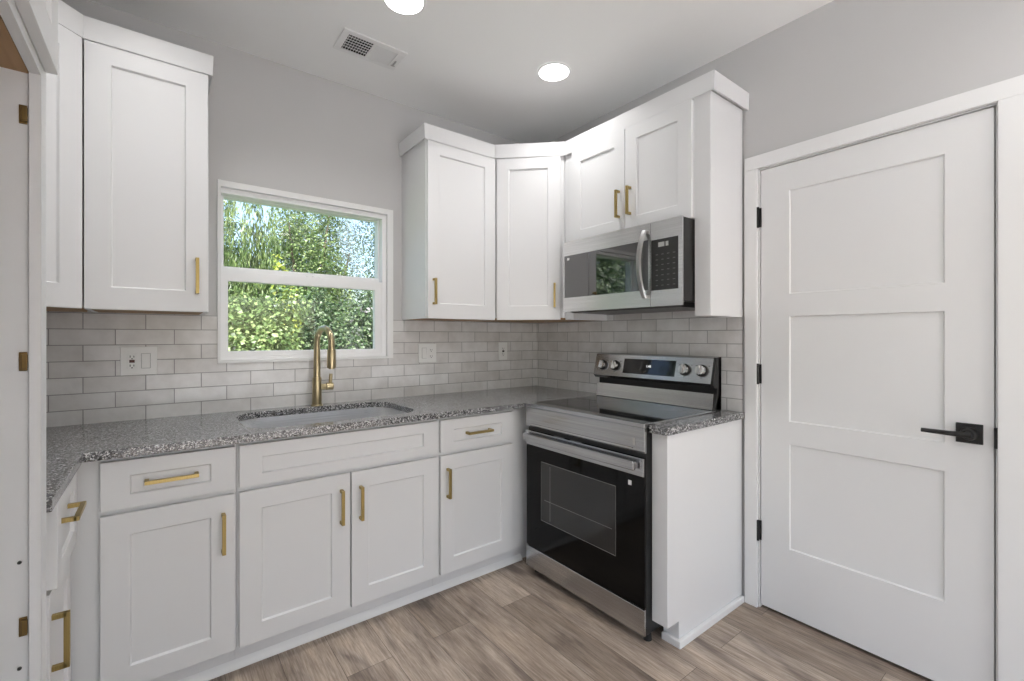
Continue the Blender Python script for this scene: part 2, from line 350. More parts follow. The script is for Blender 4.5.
# interior door
dr = bpy.data.objects.new('door_1', None); C.objects.link(dr); dr.location = (0, DY1, 0); dr.rotation_euler = (0, 0, R(-90)); struct(dr)
DW = DY1-DY0
def panels(bm, w, z0, z1, holes, yf, rec, s=.004):     # flat face with recessed rectangles stacked in one column
    zs = [z0]
    for (a, b_, c, d_) in holes: zs += [c, d_]
    zs.append(z1); x0, x1 = holes[0][0], holes[0][1]
    V = lambda x, y, z: bm.verts.new((x, y, z))
    def q(*c): bm.faces.new([V(*p) for p in c])
    q((0, yf, z0), (x0, yf, z0), (x0, yf, z1), (0, yf, z1)); q((x1, yf, z0), (w, yf, z0), (w, yf, z1), (x1, yf, z1))
    for i in range(0, len(zs), 2): q((x0, yf, zs[i]), (x1, yf, zs[i]), (x1, yf, zs[i+1]), (x0, yf, zs[i+1]))
    for (a, b_, c, d_) in holes:
        o = [(a, yf, c), (b_, yf, c), (b_, yf, d_), (a, yf, d_)]; i = [(a+s, yf+rec, c+s), (b_-s, yf+rec, c+s), (b_-s, yf+rec, d_-s), (a+s, yf+rec, d_-s)]
        for k in range(4): q(o[k], o[(k+1) % 4], i[(k+1) % 4], i[k])
        q(*i)
bm = bmesh.new()
panels(bm, DW-.008, .016, DZ-.004, [(.121, .633, .316, .787), (.121, .633, .889, 1.363), (.121, .633, 1.463, 1.928)], .002, .008)
me_ = MB(); me_.bm.free(); me_.bm = bm; me_.box(0, DW-.008, .0112, .037, .016, DZ-.004)
t_ = MB(); 
slab = me_.build('slab', 'doorw', dr); slab.location = (.004, 0, 0)
m = MB(); W_ = DW-.008
m.box(-.0001, 0, .002, .0112, .016, DZ-.004); m.box(W_, W_+.0001, .002, .0112, .016, DZ-.004); m.box(0, W_, .002, .0112, .0159, .016); m.box(0, W_, .002, .0112, DZ-.004, DZ-.0039)
m.build('slab_edge', 'doorw', slab)
for z in (.363, 1.096, 1.829):
    m = MB(); m.cyl((-.004, -.012, z-.048), (-.004, -.012, z+.048), .0065, n=16, bev=.001); m.box(-.003, .007, -.004, .0015, z-.045, z+.045)
    o = m.build('hinge', 'black', dr); o['label'] = 'black hinge knuckle'
lv = MB(); hx, hz = .701, .934
lv.box(hx-.034, hx+.034, -.008, .002, hz-.034, hz+.034, .0015)
lo = lv.build('lever_handle', 'black', dr); lo['label'] = 'matte black lever handle on a square plate'
m = MB(); m.cyl((hx, -.008, hz), (hx, -.03, hz), .024, .019, bev=.003); m.cyl((hx, -.03, hz), (hx, -.052, hz), .0105)
m.tube([(hx+.012, -.052, hz), (hx-.05, -.053, hz), (hx-.118, -.05, hz)], [.0095, .0085, .0075], n=12, rx=(0, 0, 1))
m.build('lever', 'black', lo, smooth=True)
m = MB(); m.box(DW-.003, DW+.006, -.014, .004, hz-.04, hz+.03, .001); m.build('strike_plate', 'black', dr)
# jamb + casing
m = MB(); J = .0035
m.box(-.0001, -.026, .0, .10, 0, DZ+.026); m.box(DW+.0001, DW+.026, .0, .10, 0, DZ+.026); m.box(-.0001, DW+.0001, .0, .10, DZ, DZ+.026)
m.box(0, .012, .038, .09, 0, DZ); m.box(DW-.012, DW, .038, .09, 0, DZ); m.box(0, DW, .038, .09, DZ-.012, DZ)
o = struct(m.build('trim_1', 'trim')); o.location = dr.location; o.rotation_euler = dr.rotation_euler
m = MB(); cw = .062; g = .006
m.box(-g-.057, -g, -.018, 0, 0, DZ+g); m.box(DW+g, DW+g+.085, -.018, 0, 0, DZ+g); m.box(-g-.057, DW+g+.085, -.018, 0, DZ+g, DZ+g+.062)
o = struct(m.build('trim_2', 'trim', bevel=.002)); o.location = dr.location; o.rotation_euler = dr.rotation_euler

# ------------------------------------------------------------------ base cabinets
CT = .8765
def carcass(w, depth, kick=.05, h=CT, nm='carcass', parent=None, side_kick=True, x_front=(0, None)):
    m = MB(); f = .019; f1 = w if x_front[1] is None else x_front[1]
    kd = depth-kick
    for x in (0, w-.016):   # sides with toe notch
        m.prism([(0, 0), (-kd, 0), (-kd, .1), (-depth, .1), (-depth, h), (0, h)], x, x+.016, Matrix(((0, 0, 1, 0), (1, 0, 0, 0), (0, 1, 0, 0), (0, 0, 0, 1))))
    m.box(.016, w-.016, -.012, 0, .1, h); m.box(.016, w-.016, -depth, -.012, .1, .116)
    m.box(.016, w-.016, -depth, -depth+f, .116, h)        # face frame behind the doors
    m.box(.016, w-.016, -kd, -kd+.016, 0, .1)             # toe kick board
    return m.build(nm, 'cab', parent, bevel=.0008)
FD, DT = .603, .0205
ZD0, ZD1, ZR0, ZR1 = .107, .687, .704, .862
def base_door(parent, x0, x1, hinge, z0=ZD0, z1=ZD1, y=-FD):
    o = shaker('door', x1-x0, z1-z0, parent, x0, y, z0, t=DT)
    hx = (x1-x0-.037) if hinge == 'l' else .037
    if hinge: pull(o, hx, -DT, (z1-z0)-.134)
    return o
def drawer(parent, x0, x1, handle=True, y=-FD):
    o = shaker('drawer', x1-x0, ZR1-ZR0, parent, x0, y, ZR0, t=DT, sw=.074, sh=.043, st=.051)
    if handle: pull(o, (x1-x0)/2, -DT+.009, (ZR1-ZR0)/2, False, L_=.15, out=.04)
    return o
x0 = XL+.001
c1 = thing('base_cabinet', 'white blind corner base cabinet under the outlet, one drawer over one door', 'cabinet', (x0, -.001, 0), 0, 'white base cabinets')
carcass(-2.0055-x0, FD, parent=c1)
drawer(c1, -2.385-x0, -2.012-x0); base_door(c1, -2.385-x0, -2.012-x0, 'l')
x0 = -2.0045
c2 = thing('sink_base_cabinet', 'white base cabinet below the sink with a wide false front and two doors', 'cabinet', (x0, -.001, 0), 0, 'white base cabinets')
carcass(-1.1585-x0, FD, parent=c2)
shaker('false_front', .831, ZR1-ZR0, c2, -1.998-x0, -FD, ZR0, t=DT, sw=.074, sh=.043, st=.051)
base_door(c2, -1.998-x0, -1.589-x0, 'l'); base_door(c2, -1.581-x0, -1.167-x0, 'r')
x0 = -1.1575
c3 = thing('base_cabinet', 'white base cabinet beside the range, narrow drawer over a door with left pull', 'cabinet', (x0, -.001, 0), 0, 'white base cabinets')
carcass(-.010-x0, FD, parent=c3)
drawer(c3, -1.151-x0, -.709-x0); base_door(c3, -1.151-x0, -.709-x0, 'r')
# left run, faces +x
y0 = -1.1555
LF = .5935
c4 = thing('base_cabinet', 'white base cabinet at the left wall, drawer pulled slightly open above a door', 'cabinet', (XL+.001, y0, 0), R(90), 'white base cabinets')
carcass(-.6065-y0-.02, LF, parent=c4)
o = shaker('drawer', .362-.02, .230, c4, -.974-y0, -LF-.014, .632, t=DT, sw=.060, sh=.050, st=.051); pull(o, .171, -DT+.009, .140, False, L_=.15, out=.04)
o = shaker('door', .362-.02, .511, c4, -.974-y0, -LF, .107, t=DT, sw=.060); pull(o, .030, -DT, .376)
# filler base right of the range, faces -x
y0 = -1.4545
c5 = thing('filler_base_cabinet', 'narrow white end cabinet between the range and the door casing', 'cabinet', (-.0095, y0, 0), R(-90), 'white base cabinets')
wf = .0725; m = MB()
m.prism([(0, 0), (-.535, 0), (-.535, .1), (-.615, .1), (-.615, CT), (0, CT)], 0, wf, Matrix(((0, 0, 1, 0), (1, 0, 0, 0), (0, 1, 0, 0), (0, 0, 0, 1))))
m.build('carcass', 'cab', c5, bevel=.001)
# shoe mouldings
o = struct(MB().prism([(0, 0), (-.02, 0), (-.02, .006), (-.012, .018), (0, .03)], 0, 1.93, Matrix(((0, 0, 1, 0), (1, 0, 0, 0), (0, 1, 0, 0), (0, 0, 0, 1)))).build('baseboard_back', 'trim'))
o.location = (-2.53, -.5545, 0)
m = MB(); a = -.5455; yb = y0-wf-.0005
m.prism([(-.02, yb), (a, yb), (a, y0-.002), (a-.018, y0-.002), (a-.018, yb-.018), (-.02, yb-.018)], 0, .03, bev=.004)
struct(m.build('baseboard_right', 'trim'))

# ------------------------------------------------------------------ worktops, sink, faucet
def slab_poly(outer, hole, z0, z1):
    bm = bmesh.new()
    def loop(pts):
        vs = [bm.verts.new((x, y, z1)) for x, y in pts]; return [bm.edges.new((vs[i], vs[(i+1) % len(vs)])) for i in range(len(vs))]
    es = loop(outer)+(loop(hole) if hole else [])
    bmesh.ops.triangle_fill(bm, use_beauty=True, use_dissolve=False, edges=es)
    r = bmesh.ops.extrude_face_region(bm, geom=bm.faces[:])
    for v in r['geom']:
        if isinstance(v, bmesh.types.BMVert): v.co.z = z0
    bmesh.ops.recalc_face_normals(bm, faces=bm.faces[:])
    m = MB(); m.bm.free(); m.bm = bm; return m
def rrect(x0, x1, y0, y1, r, n=8):
    P = []
    for cx, cy, a in ((x1-r, y1-r, 0), (x0+r, y1-r, 90), (x0+r, y0+r, 180), (x1-r, y0+r, 270)):
        P += [(cx+r*math.cos(R(a+90*k/n)), cy+r*math.sin(R(a+90*k/n))) for k in range(n+1)]
    return P
SX0, SX1, SY0, SY1, SR = -1.962, -1.225, -.572, -.10, .12
ZC0, ZC1 = .8775, .907
tb = .0082
out = [(XL+.0005, -tb), (XL+.0005, -1.156), (-2.4233, -1.156), (-2.4233, -.652), (-.656, -.652), (-.656, -.6885), (-tb, -.6885), (-tb, -tb)]
o = slab_poly(out, rrect(SX0, SX1, SY0, SY1, SR), ZC0, ZC1).build('countertop', 'granite', bevel=.002)
tag(o, 'speckled grey granite worktop wrapping the corner with the sink cut into it', 'countertop')
o = slab_poly([(-tb, -1.4585), (-.650, -1.4585), (-.650, -1.541), (-tb, -1.541)], None, ZC0, ZC1).build('countertop', 'granite', bevel=.002)
tag(o, 'narrow granite worktop strip right of the range, beside the door casing', 'countertop')

sk = thing('kitchen_sink', 'stainless undermount sink set in the granite below the window', 'sink', (0, 0, 0))
bm = bmesh.new(); rings = []
for (gr, z, r) in ((.0, .877, SR), (-.004, .86, SR), (.012, .72, .09), (.03, .695, .075), (.06, .687, .05)):
    rings.append([bm.verts.new((x, y, z)) for x, y in rrect(SX0+gr+.002, SX1-gr-.002, SY0+gr+.002, SY1-gr-.002, r)])
flr = [bm.verts.new((x, y, .8768)) for x, y in rrect(SX0-.012, SX1+.012, SY0-.012, SY1+.012, SR+.012)]
rings.insert(0, flr)
for i in range(len(rings)-1):
    n = len(rings[i])
    for k in range(n): bm.faces.new([rings[i][k], rings[i][(k+1) % n], rings[i+1][(k+1) % n], rings[i+1][k]])
bm.faces.new(rings[-1]); bmesh.ops.recalc_face_normals(bm, faces=bm.faces[:])
m = MB(); m.bm.free(); m.bm = bm; o = m.build('bowl', 'sinkst', sk, smooth=True)
md = o.modifiers.new('sheet', 'SOLIDIFY'); md.thickness = .0015; md.offset = 0
m = MB(); m.cyl((-1.58, -.30, .688), (-1.58, -.30, .692), .055, bev=.001); m.cyl((-1.58, -.30, .692), (-1.58, -.30, .694), .035); m.build('drain', 'chrome', sk, smooth=True)

fc = thing('kitchen_faucet', 'brass gooseneck pull-down faucet standing behind the sink', 'faucet', (-1.578, -.062, .907))
m = MB(); m.cyl((0, 0, 0), (0, 0, .008), .029, bev=.002); m.cyl((0, 0, .008), (0, 0, .150), .0235, .0225, bev=.002); m.build('base', 'brassf', fc, smooth=True)
ux, uy = .035, -.172; ul = math.hypot(ux, uy); ux, uy = ux/ul, uy/ul
pts = [(0, 0, .148), (0, 0, .20), (0, 0, .26), (0, 0, .315)]; ra = .077; zc_ = .330
for k in range(0, 13):
    a = R(180-k*15); d_ = ra+ra*math.cos(a); pts.append((ux*d_, uy*d_, zc_+ra*math.sin(a)))
pts.append((ux*2*ra, uy*2*ra, .30))
m = MB(); m.tube(pts, [.0175, .0170, .0165]+[.0155]*(len(pts)-3), n=20, rx=(-uy, ux, 0)); m.build('spout', 'brassf', fc, smooth=True)
e_ = (ux*2*ra, uy*2*ra)
m = MB(); m.cyl((*e_, .300), (*e_, .205), .0205, .0218, bev=.002); m.cyl((*e_, .205), (*e_, .200), .0135); m.build('spray_head', 'brassf', fc, smooth=True)
m = MB(); m.cyl((.018, 0, .098), (.044, 0, .098), .0165); m.cyl((.046, 0, .098), (.082, 0, .098), .0190, bev=.002); m.build('valve', 'brassf', fc, smooth=True)
m = MB(); m.tube([(.068, 0, .112), (.069, -.002, .135), (.070, -.004, .165)], [.0095, .0092, .0088], n=12); m.build('lever', 'brassf', fc, smooth=True)

# ------------------------------------------------------------------ wall cabinets
ZU, ZUT = 1.372, 2.350
def upper(name, label, w, h, depth, loc, rz, frame=True):
    c = thing(name, label, 'cabinet', loc, rz, 'white wall cabinets')
    m = MB(); m.box(0, .016, -depth, 0, 0, h); m.box(w-.016, w, -depth, 0, 0, h); m.box(.016, w-.016, -.008, 0, 0, h)
    m.box(.016, w-.016, -depth, -.008, h-.016, h); m.box(.016, w-.016, -depth, -depth+.019, 0, h-.016)
    m.build('carcass', 'cab', c, bevel=.0008)
    o = MB().box(.0165, w-.0165, -depth+.0195, -.009, .0003, .012).build('bottom_panel', 'maple', c); o['label'] = 'bare wood underside'
    return c
UH = .99
uf = .313
# left of the window
u1 = upper('wall_cabinet', 'white wall cabinet left of the window, single door with its pull low right', .381, UH, uf, (-2.4535, -.0005, ZU), 0)
o = shaker('door', .375, ZUT-ZU-.0, u1, .0025, -uf, 0, t=.0205, sh=.083, st=.067); pull(o, .375-.037, -.0205, .145)
# right of the window
u2 = upper('wall_cabinet', 'white wall cabinet right of the window, single door with its pull low left', .4645, UH, uf, (-1.0755, -.0005, ZU), 0)
o = shaker('door', .452, ZUT-ZU, u2, .0045, -uf, 0, t=.0205, sh=.083, st=.067); pull(o, .034, -.0205, .148)
# diagonal corner cabinets
def diag(label, loc, mirror):
    c = thing('corner_wall_cabinet', label, 'cabinet', loc, 0, 'white wall cabinets'); s = -1 if mirror else 1
    D = .6085; F = uf-.002
    P = [(0, 0), (-s*D, 0), (-s*D, -F), (-s*F, -D), (0, -D)]
    m = MB(); m.prism(P, .0125, UH); 
    L2 = math.hypot(D-F, D-F)
    m.build('carcass', 'cab', c, bevel=.001)
    i = .014; P2 = [(-s*i, -i), (-s*(D-i), -i), (-s*(D-i), -F+.006), (-s*(F-.006), -D+i), (-s*i, -D+i)]
    MB().prism(P2, .0, .012).build('bottom_panel', 'maple', c)
    rz = R(-45) if not mirror else R(45)
    ca, sa = math.cos(rz), math.sin(rz)
    ax, ay = (-D, -F) if not mirror else (F, -D)
    g = .0175; wdo = L2-2*g
    o = shaker('door', wdo, ZUT-ZU, c, ax+ca*g+sa*.001, ay+sa*g-ca*.001, 0, t=.0205, rz=rz, sh=.083, st=.067)
    if not mirror: pull(o, wdo-.034, -.0205, .145)
    m = MB()
    for q in (0, 1):    # slim lower lip of the two end stiles
        pass
    m.bm.free(); return c, o
d1, _ = diag('white diagonal wall cabinet in the corner between window wall and microwave', (-.001, -.001, ZU), False)
d2, o = diag('white diagonal wall cabinet partly hidden behind the tall cabinet at left', (XL+.001, -.001, ZU), True)
# over the microwave (faces -x)
RF = .302; RZ = 1.812
u3 = upper('wall_cabinet', 'short white two-door wall cabinet above the microwave', .838, ZU+UH-RZ, RF, (-.0005, -.6155, RZ), R(-90))
hd = ZUT-RZ
o = shaker('door', .385, hd, u3, .0725, -RF, 0, t=.0205, sw=.07); pull(o, .385-.034, -.0205, .152)
o = shaker('door', .372, hd, u3, .0725+.389, -RF, 0, t=.0205, sw=.07); pull(o, .034, -.0205, .155)
# fillers either side of the microwave
f1 = thing('filler_strip', 'slim white filler strip between corner wall cabinet and microwave', 'filler panel', (-.0095, -.6155, ZU), R(-90), 'white filler panels')
MB().box(0, .070, -RF+.010, 0, .0, RZ-ZU-.001).build('board', 'cab', f1, bevel=.0008)
f2 = thing('filler_strip', 'tall white end panel beside the microwave, next to the door casing', 'filler panel', (-.0095, -1.4545, ZU-.008), R(-90), 'white filler panels')
MB().box(0, .0755, -RF+.0095, 0, 0, UH+.0075).build('board', 'cab', f2, bevel=.001)

# crown mouldings: flat boards with a small flared top
def crown(path, name, label, z0=2.352, z1=2.434, t=.02, lean=.003, sign=1):
    bm = bmesh.new(); P = [Vector(p) for p in path]; n = len(P); nr = []
    for i in range(n):
        d0 = (P[i]-P[i-1]).normalized() if i else (P[1]-P[0]).normalized(); d1_ = (P[i+1]-P[i]).normalized() if i < n-1 else d0
        n0, n1_ = Vector((d0.y, -d0.x)), Vector((d1_.y, -d1_.x)); b_ = (n0+n1_).normalized(); nr.append(b_/max(.3, b_.dot(n0)))
    prof = [(-t, z0+.012), (0, z0), (lean, z1), (-t+lean, z1)]
    rings = [[bm.verts.new((*(P[i]+nr[i]*a), z)) for a, z in prof] for i in range(n)]
    for i in range(n-1):
        for k in range(4): bm.faces.new([rings[i][k], rings[i][(k+1) % 4], rings[i+1][(k+1) % 4], rings[i+1][k]])
    bm.faces.new(rings[0][::-1]); bm.faces.new(rings[-1]); bmesh.ops.recalc_face_normals(bm, faces=bm.faces[:])
    m = MB(); m.bm.free(); m.bm = bm
    return tag(m.build(name, 'cab', bevel=.001), label, 'crown moulding', 'crown moulding on the wall cabinets')
k_ = .336; D = .6085; dd = .0212*math.sqrt(2)
cr = .319
crown([(-1.092, -.001), (-1.092, -k_), (-D-.0165, -k_), (-cr, -D-.0225-.0), (-cr, -1.5555), (-.001, -1.5555)], 'crown_moulding', 'white crown board along the cabinets from window to microwave end panel')
crown([(XL+.336, -1.15), (XL+.336, -.6145), (-2.4525, -k_), (-2.060, -k_), (-2.060, -.001)], 'crown_moulding', 'white crown board above the cabinets left of the window')
for cc in []: pass

# tall open cabinet at the left edge (faces +x)
TX = -2.432; ty0 = -2.02; tw = -1.158-ty0
tc_ = thing('tall_cabinet', 'tall white cabinet at the left edge, lower doors missing, bare hinge plates inside', 'cabinet', (XL+.001, ty0, 0), R(90), None)
td = TX-(XL+.001); zo = 1.826; m = MB(); ZTT = 2.42
m.box(0, .045, -td+.019, 0, 0, ZTT); m.box(tw-.047, tw, -td+.019, 0, 0, ZTT); m.box(.045, tw-.047, -.012, 0, 0, ZTT)
m.box(.045, tw-.047, -td+.019, -.012, .09, .11); m.box(.045, tw-.047, -td+.06, -td+.076, 0, .09)
m.box(.045, tw-.047, -td+.019, -.012, ZTT-.02, ZTT)
m.build('carcass', 'cab', tc_, bevel=.0008)
m = MB(); m.box(0, .055, -td, -td+.0185, .09, ZTT); m.box(tw-.055, tw, -td, -td+.0185, .09, ZTT)
m.box(.055, tw-.055, -td, -td+.0185, zo, zo+.05); m.box(.055, tw-.055, -td, -td+.0185, ZTT-.05, ZTT); m.box(.055, tw-.055, -td, -td+.0185, .09, .13)
m.build('face_frame', 'cab', tc_, bevel=.0008)
o = MB().box(.0455, tw-.0475, -td+.0195, -.0125, zo, zo+.016).build('shelf', 'maple', tc_); o['label'] = 'bare wood divider above the opening'
for z in (.661, 1.218, 1.737):
    m = MB(); m.box(tw-.0505, tw-.0475, -td+.0215, -td+.034, z-.020, z+.020, .0015); m.box(tw-.056, tw-.0505, -td+.0205, -td+.030, z-.015, z+.015, .0015)
    o = m.build('hinge_plate', 'shaded_brass', tc_); o['label'] = 'bronze hinge mounting plate'
for z in (.797, .575):
    MB().cyl((tw-.048, -td+.033, z), (tw-.0465-.004, -td+.033, z), .0035, n=12).build('screw_hole', 'slot', tc_)
hh = ZTT-.01-1.850
for i, xx in enumerate((.018, tw/2+.0015)):
    o = shaker('door', tw/2-.0185, hh, tc_, xx, -td-.0005, 1.850, t=.0205)
    pull(o, (tw/2-.0185-.034) if i == 0 else .034, -.0205, .12)

# ------------------------------------------------------------------ range
ry = -.692; RW = .760
rg = thing('electric_range', 'stainless freestanding electric range with black oven door', 'range', (-.0095, ry, 0), R(-90))
fx = .6615       # local depth of the front face (world x = -.665)
m = MB(); m.box(.003, RW-.003, -.646, -.055, .045, .896); m.build('body', 'blackpl', rg, bevel=.002)
m = MB()
m.prism([(-.6465, .8965), (-fx+.0005, .8965), (-fx, .890), (-fx, .800), (-fx+.005, .792), (-.6465, .792)], 0, RW, Matrix(((0, 0, 1, 0), (1, 0, 0, 0), (0, 1, 0, 0), (0, 0, 0, 1))))
m.box(0, .012, -.60, -.1, .8965, .913); m.box(RW-.012, RW, -.60, -.1, .8965, .913); m.box(0, RW, -fx, -.60, .8965, .914)
o = m.build('front_rail', 'steel', rg, bevel=.0015); o['label'] = 'stainless strip framing the cooktop front'
m = MB(); m.box(.04, RW-.06, -fx-.004, -fx, .805, .809); m.box(.0, RW, -fx-.0012, -fx, .868, .8695); m.build('groove', 'chrome', o)
m = MB(); m.box(RW-.058, RW-.045, -fx-.0006, -fx, .820, .850); m.box(RW-.0565, RW-.0465, -fx-.001, -fx-.0005, .8215, .8485); m.build('badge', 'chrome', o)
o = MB().box(.0125, RW-.0125, -.5995, -.099, .8965, .9125).build('cooktop', 'glassb', rg, bevel=.001); o['label'] = 'black glass cooktop'
for (cx_, cy_, r_) in ((.20, -.46, .105), (.56, -.46, .085), (.20, -.20, .075), (.56, -.20, .105), (.38, -.20, .05)):
    t = bmesh.new(); a = []
    for rr_ in (r_, r_-.0025): a.append([t.verts.new((cx_+rr_*math.cos(2*math.pi*k/48), cy_+rr_*math.sin(2*math.pi*k/48), .9128)) for k in range(48)])
    for k in range(48): t.faces.new([a[0][k], a[0][(k+1) % 48], a[1][(k+1) % 48], a[1][k]])
    mm = MB(); mm.add(t); mm.build('burner_ring', 'ring', o)
# oven door
od = MB().box(.002, RW-.002, -fx+.002, -.6465, .157, .772).build('oven_door', 'glassd', rg, bevel=.003); od['label'] = 'black glass oven door'
m = MB(); m.box(.002, RW-.002, -fx-.004, -fx+.0015, .697, .772); o = m.build('door_cap', 'steel', od, bevel=.0015)
for xx in (.215, .33): MB().box(xx, xx+.075, -fx-.0006, -fx+.01, .7722, .7728).build('vent_slot', 'slot', od)
m = MB(); m.box(.012, RW-.030, -fx-.034, -fx-.016, .722, .760, .005, 3); m.box(.020, .046, -fx-.018, -fx-.004, .726, .752); m.box(RW-.062, RW-.036, -fx-.018, -fx-.004, .726, .752)
m.build('handle', 'steel', od, bevel=.001)
# window seen through the glass: a slightly lighter rectangular pane with frame and rack
m = MB(); m.box(.122, .612, -fx+.0005, -fx+.002, .32, .625); m.build('oven_window', 'panelg', od)
m = MB(); y_ = -fx+.0004
for (a, b_, c, d_) in ((.122, .612, .622, .6245), (.122, .612, .32, .3225), (.122, .1235, .3225, .622), (.6105, .612, .3225, .622), (.15, .59, .43, .432), (.19, .192, .335, .61)): m.box(a, b_, y_-.0003, y_, c, d_)
m.build('window_border', 'wire', od)
MB().box(RW-.083, RW-.066, -fx+.001, -fx+.002, .648, .668).build('sticker', 'sticker', od)
dw_ = MB().box(.002, RW-.002, -fx+.0, -.6465, .044, .153).build('storage_drawer', 'steel', rg, bevel=.003); dw_['label'] = 'stainless storage drawer front'
for xx in (.03, RW-.03):
    for yy in (-.60, -.06): MB().cyl((xx, yy, 0), (xx, yy, .046), .018, .014, n=16).build('foot', 'foot', rg)
# back guard
YX = Matrix(((0, 0, 1, 0), (1, 0, 0, 0), (0, 1, 0, 0), (0, 0, 0, 1)))
bgd = MB().prism([(-.052, .898), (-.098, .898), (-.098, .945), (-.075, .985), (-.075, 1.02), (-.075, 1.165), (-.052, 1.165)], 0, RW, YX).build('backguard', 'blackpl', rg)
MB().prism([(-.0985, .914), (-.109, .914), (-.107, .930), (-.101, .992), (-.0985, .992)], .003, RW-.014, YX).build('backsplash_plate', 'steelb', bgd, bevel=.0008)
PF = [(-.0755, 1.025), (-.113, 1.025), (-.129, 1.042), (-.098, 1.166), (-.0755, 1.170)]
pnl = MB().prism(PF, -.001, RW+.0005-.012, YX).build('control_panel', 'steel', rg, bevel=.0015); pnl['label'] = 'tilted stainless control panel'
MB().prism([(-.051, .9135), (-.118, .9135), (-.090, .99), (-.090, 1.02), (-.114, 1.022), (-.131, 1.042), (-.099, 1.169), (-.051, 1.171)], RW-.0115, RW, YX).build('end_cap', 'blackpl', rg)
# items on the tilted face, local frame: u along x, v up the slope
pa, pb = Vector((0, -.129, 1.042)), Vector((0, -.098, 1.166)); vd = (pb-pa).normalized(); nd = Vector((0, -vd.z, vd.y))
FM = Matrix(((1, 0, nd.x, 0), (0, vd.y, nd.y, pa.y), (0, vd.z, nd.z, pa.z), (0, 0, 0, 1)))     # local (u, v, out)
fl = (pb-pa).length
t = bmesh.new(); mm = MB(); mm.box(.217, .548, .022, .106, 0, .0012, mat=FM); dsp = mm.build('display', 'glassb', pnl)
tcv = bpy.data.curves.new('clock_digits', 'FONT'); tcv.body = '1:48'; tcv.size = .019; tcv.extrude = .0002; tcv.align_x = 'CENTER'
to = bpy.data.objects.new('clock_digits', tcv); C.objects.link(to); tcv.materials.append(M['clock']); bpy.context.view_layer.update()
tme = bpy.data.meshes.new_from_object(to.evaluated_get(bpy.context.evaluated_depsgraph_get())); bpy.data.objects.remove(to); bpy.data.curves.remove(tcv)
to = bpy.data.objects.new('clock_digits', tme); C.objects.link(to); to.parent = dsp
to.matrix_local = FM @ Matrix.Translation((.385, .062, .0016))
for u in (.063, .158, .604, .696):
    mm = MB()
    t = bmesh.new(); bmesh.ops.create_cone(t, cap_ends=True, segments=40, radius1=.031, radius2=.030, depth=.008)
    mm.add(t, FM @ Matrix.Translation((u, .062, .0035))); kb = mm.build('knob', 'blackpl', pnl, smooth=True)
    mm = MB(); t = bmesh.new(); bmesh.ops.create_cone(t, cap_ends=True, segments=40, radius1=.0255, radius2=.0235, depth=.020)
    mm.add(t, FM @ Matrix.Translation((u, .062, .0166))); mm.box(u-.006, u+.006, .040, .084, .027, .038, .002, 2, FM)
    mm.build('knob_grip', 'chrome', kb, smooth=True)
for u in (.063, .158, .604, .696):
    for (du, dv) in ((-.034, .025), (.034, .025), (0, -.036)):
        mm = MB(); mm.box(u+du-.003, u+du+.003, .062+dv-.0015, .062+dv+.0015, 0, .0004, mat=FM); mm.build('dial_marking', 'slot', pnl)

# ------------------------------------------------------------------ microwave
my = -.6935; MW_ = .7565; mz0, mz1 = 1.412, 1.8095; mf = .3945-.0095
mw = thing('over_range_microwave', 'stainless over-the-range microwave hung below the short cabinet', 'microwave', (-.0095, my, mz0), R(-90))
H = mz1-mz0
m = MB(); m.box(.002, MW_-.001, -mf+.0085, 0, .018, H-.002); m.build('body', 'blackpl', mw, bevel=.002)
m = MB(); m.prism([(-.02, .0175), (-mf+.03, .0175), (-mf+.012, .004), (-mf+.05, -.006), (-.02, -.006)], .03, MW_-.03, YX); m.build('vent_base', 'blackpl', mw)
def ringplate(m, x0, x1, z0, z1, hx0, hx1, hz0, hz1, ya, yb):
    m.box(x0, hx0, ya, yb, z0, z1); m.box(hx1, x1, ya, yb, z0, z1); m.box(hx0, hx1, ya, yb, z0, hz0); m.box(hx0, hx1, ya, yb, hz1, z1)
gx = .590
m = MB(); ringplate(m, 0, gx-.001, .0, H, .010, gx-.013, .080, .318, -mf, -mf+.008); md_ = m.build('door', 'steelb', mw); md_['label'] = 'stainless microwave door'
MB().box(.0102, gx-.0132, -mf+.0015, -mf+.0078, .0802, .3178).build('door_glass', 'glassm', md_)
m = MB(); ringplate(m, gx+.001, MW_, .0, H, gx+.004, MW_-.020, .075, .312, -mf, -mf+.008); cp = m.build('control_panel', 'steelb', mw)
cg = MB().box(gx+.0042, MW_-.0202, -mf+.0012, -mf+.0078, .0752, .3118).build('control_glass', 'panelg', cp)
for r_ in range(7):
    for c_ in range(4): MB().box(gx+.028+c_*.030, gx+.040+c_*.030, -mf+.0009, -mf+.0013, .095+r_*.024, .0985+r_*.024).build('key_marking', 'key', cg)
MB().box(gx+.042, gx+.074, -mf+.0008, -mf+.0013, .276, .297).build('display', 'lcd', cg); MB().box(gx+.081, gx+.095, -mf+.0008, -mf+.0013, .276, .297).build('display', 'lcd', cg)
MB().box(.030, .048, -mf+.0008, -mf+.0014, .292, .306).build('sticker', 'sticker', md_)
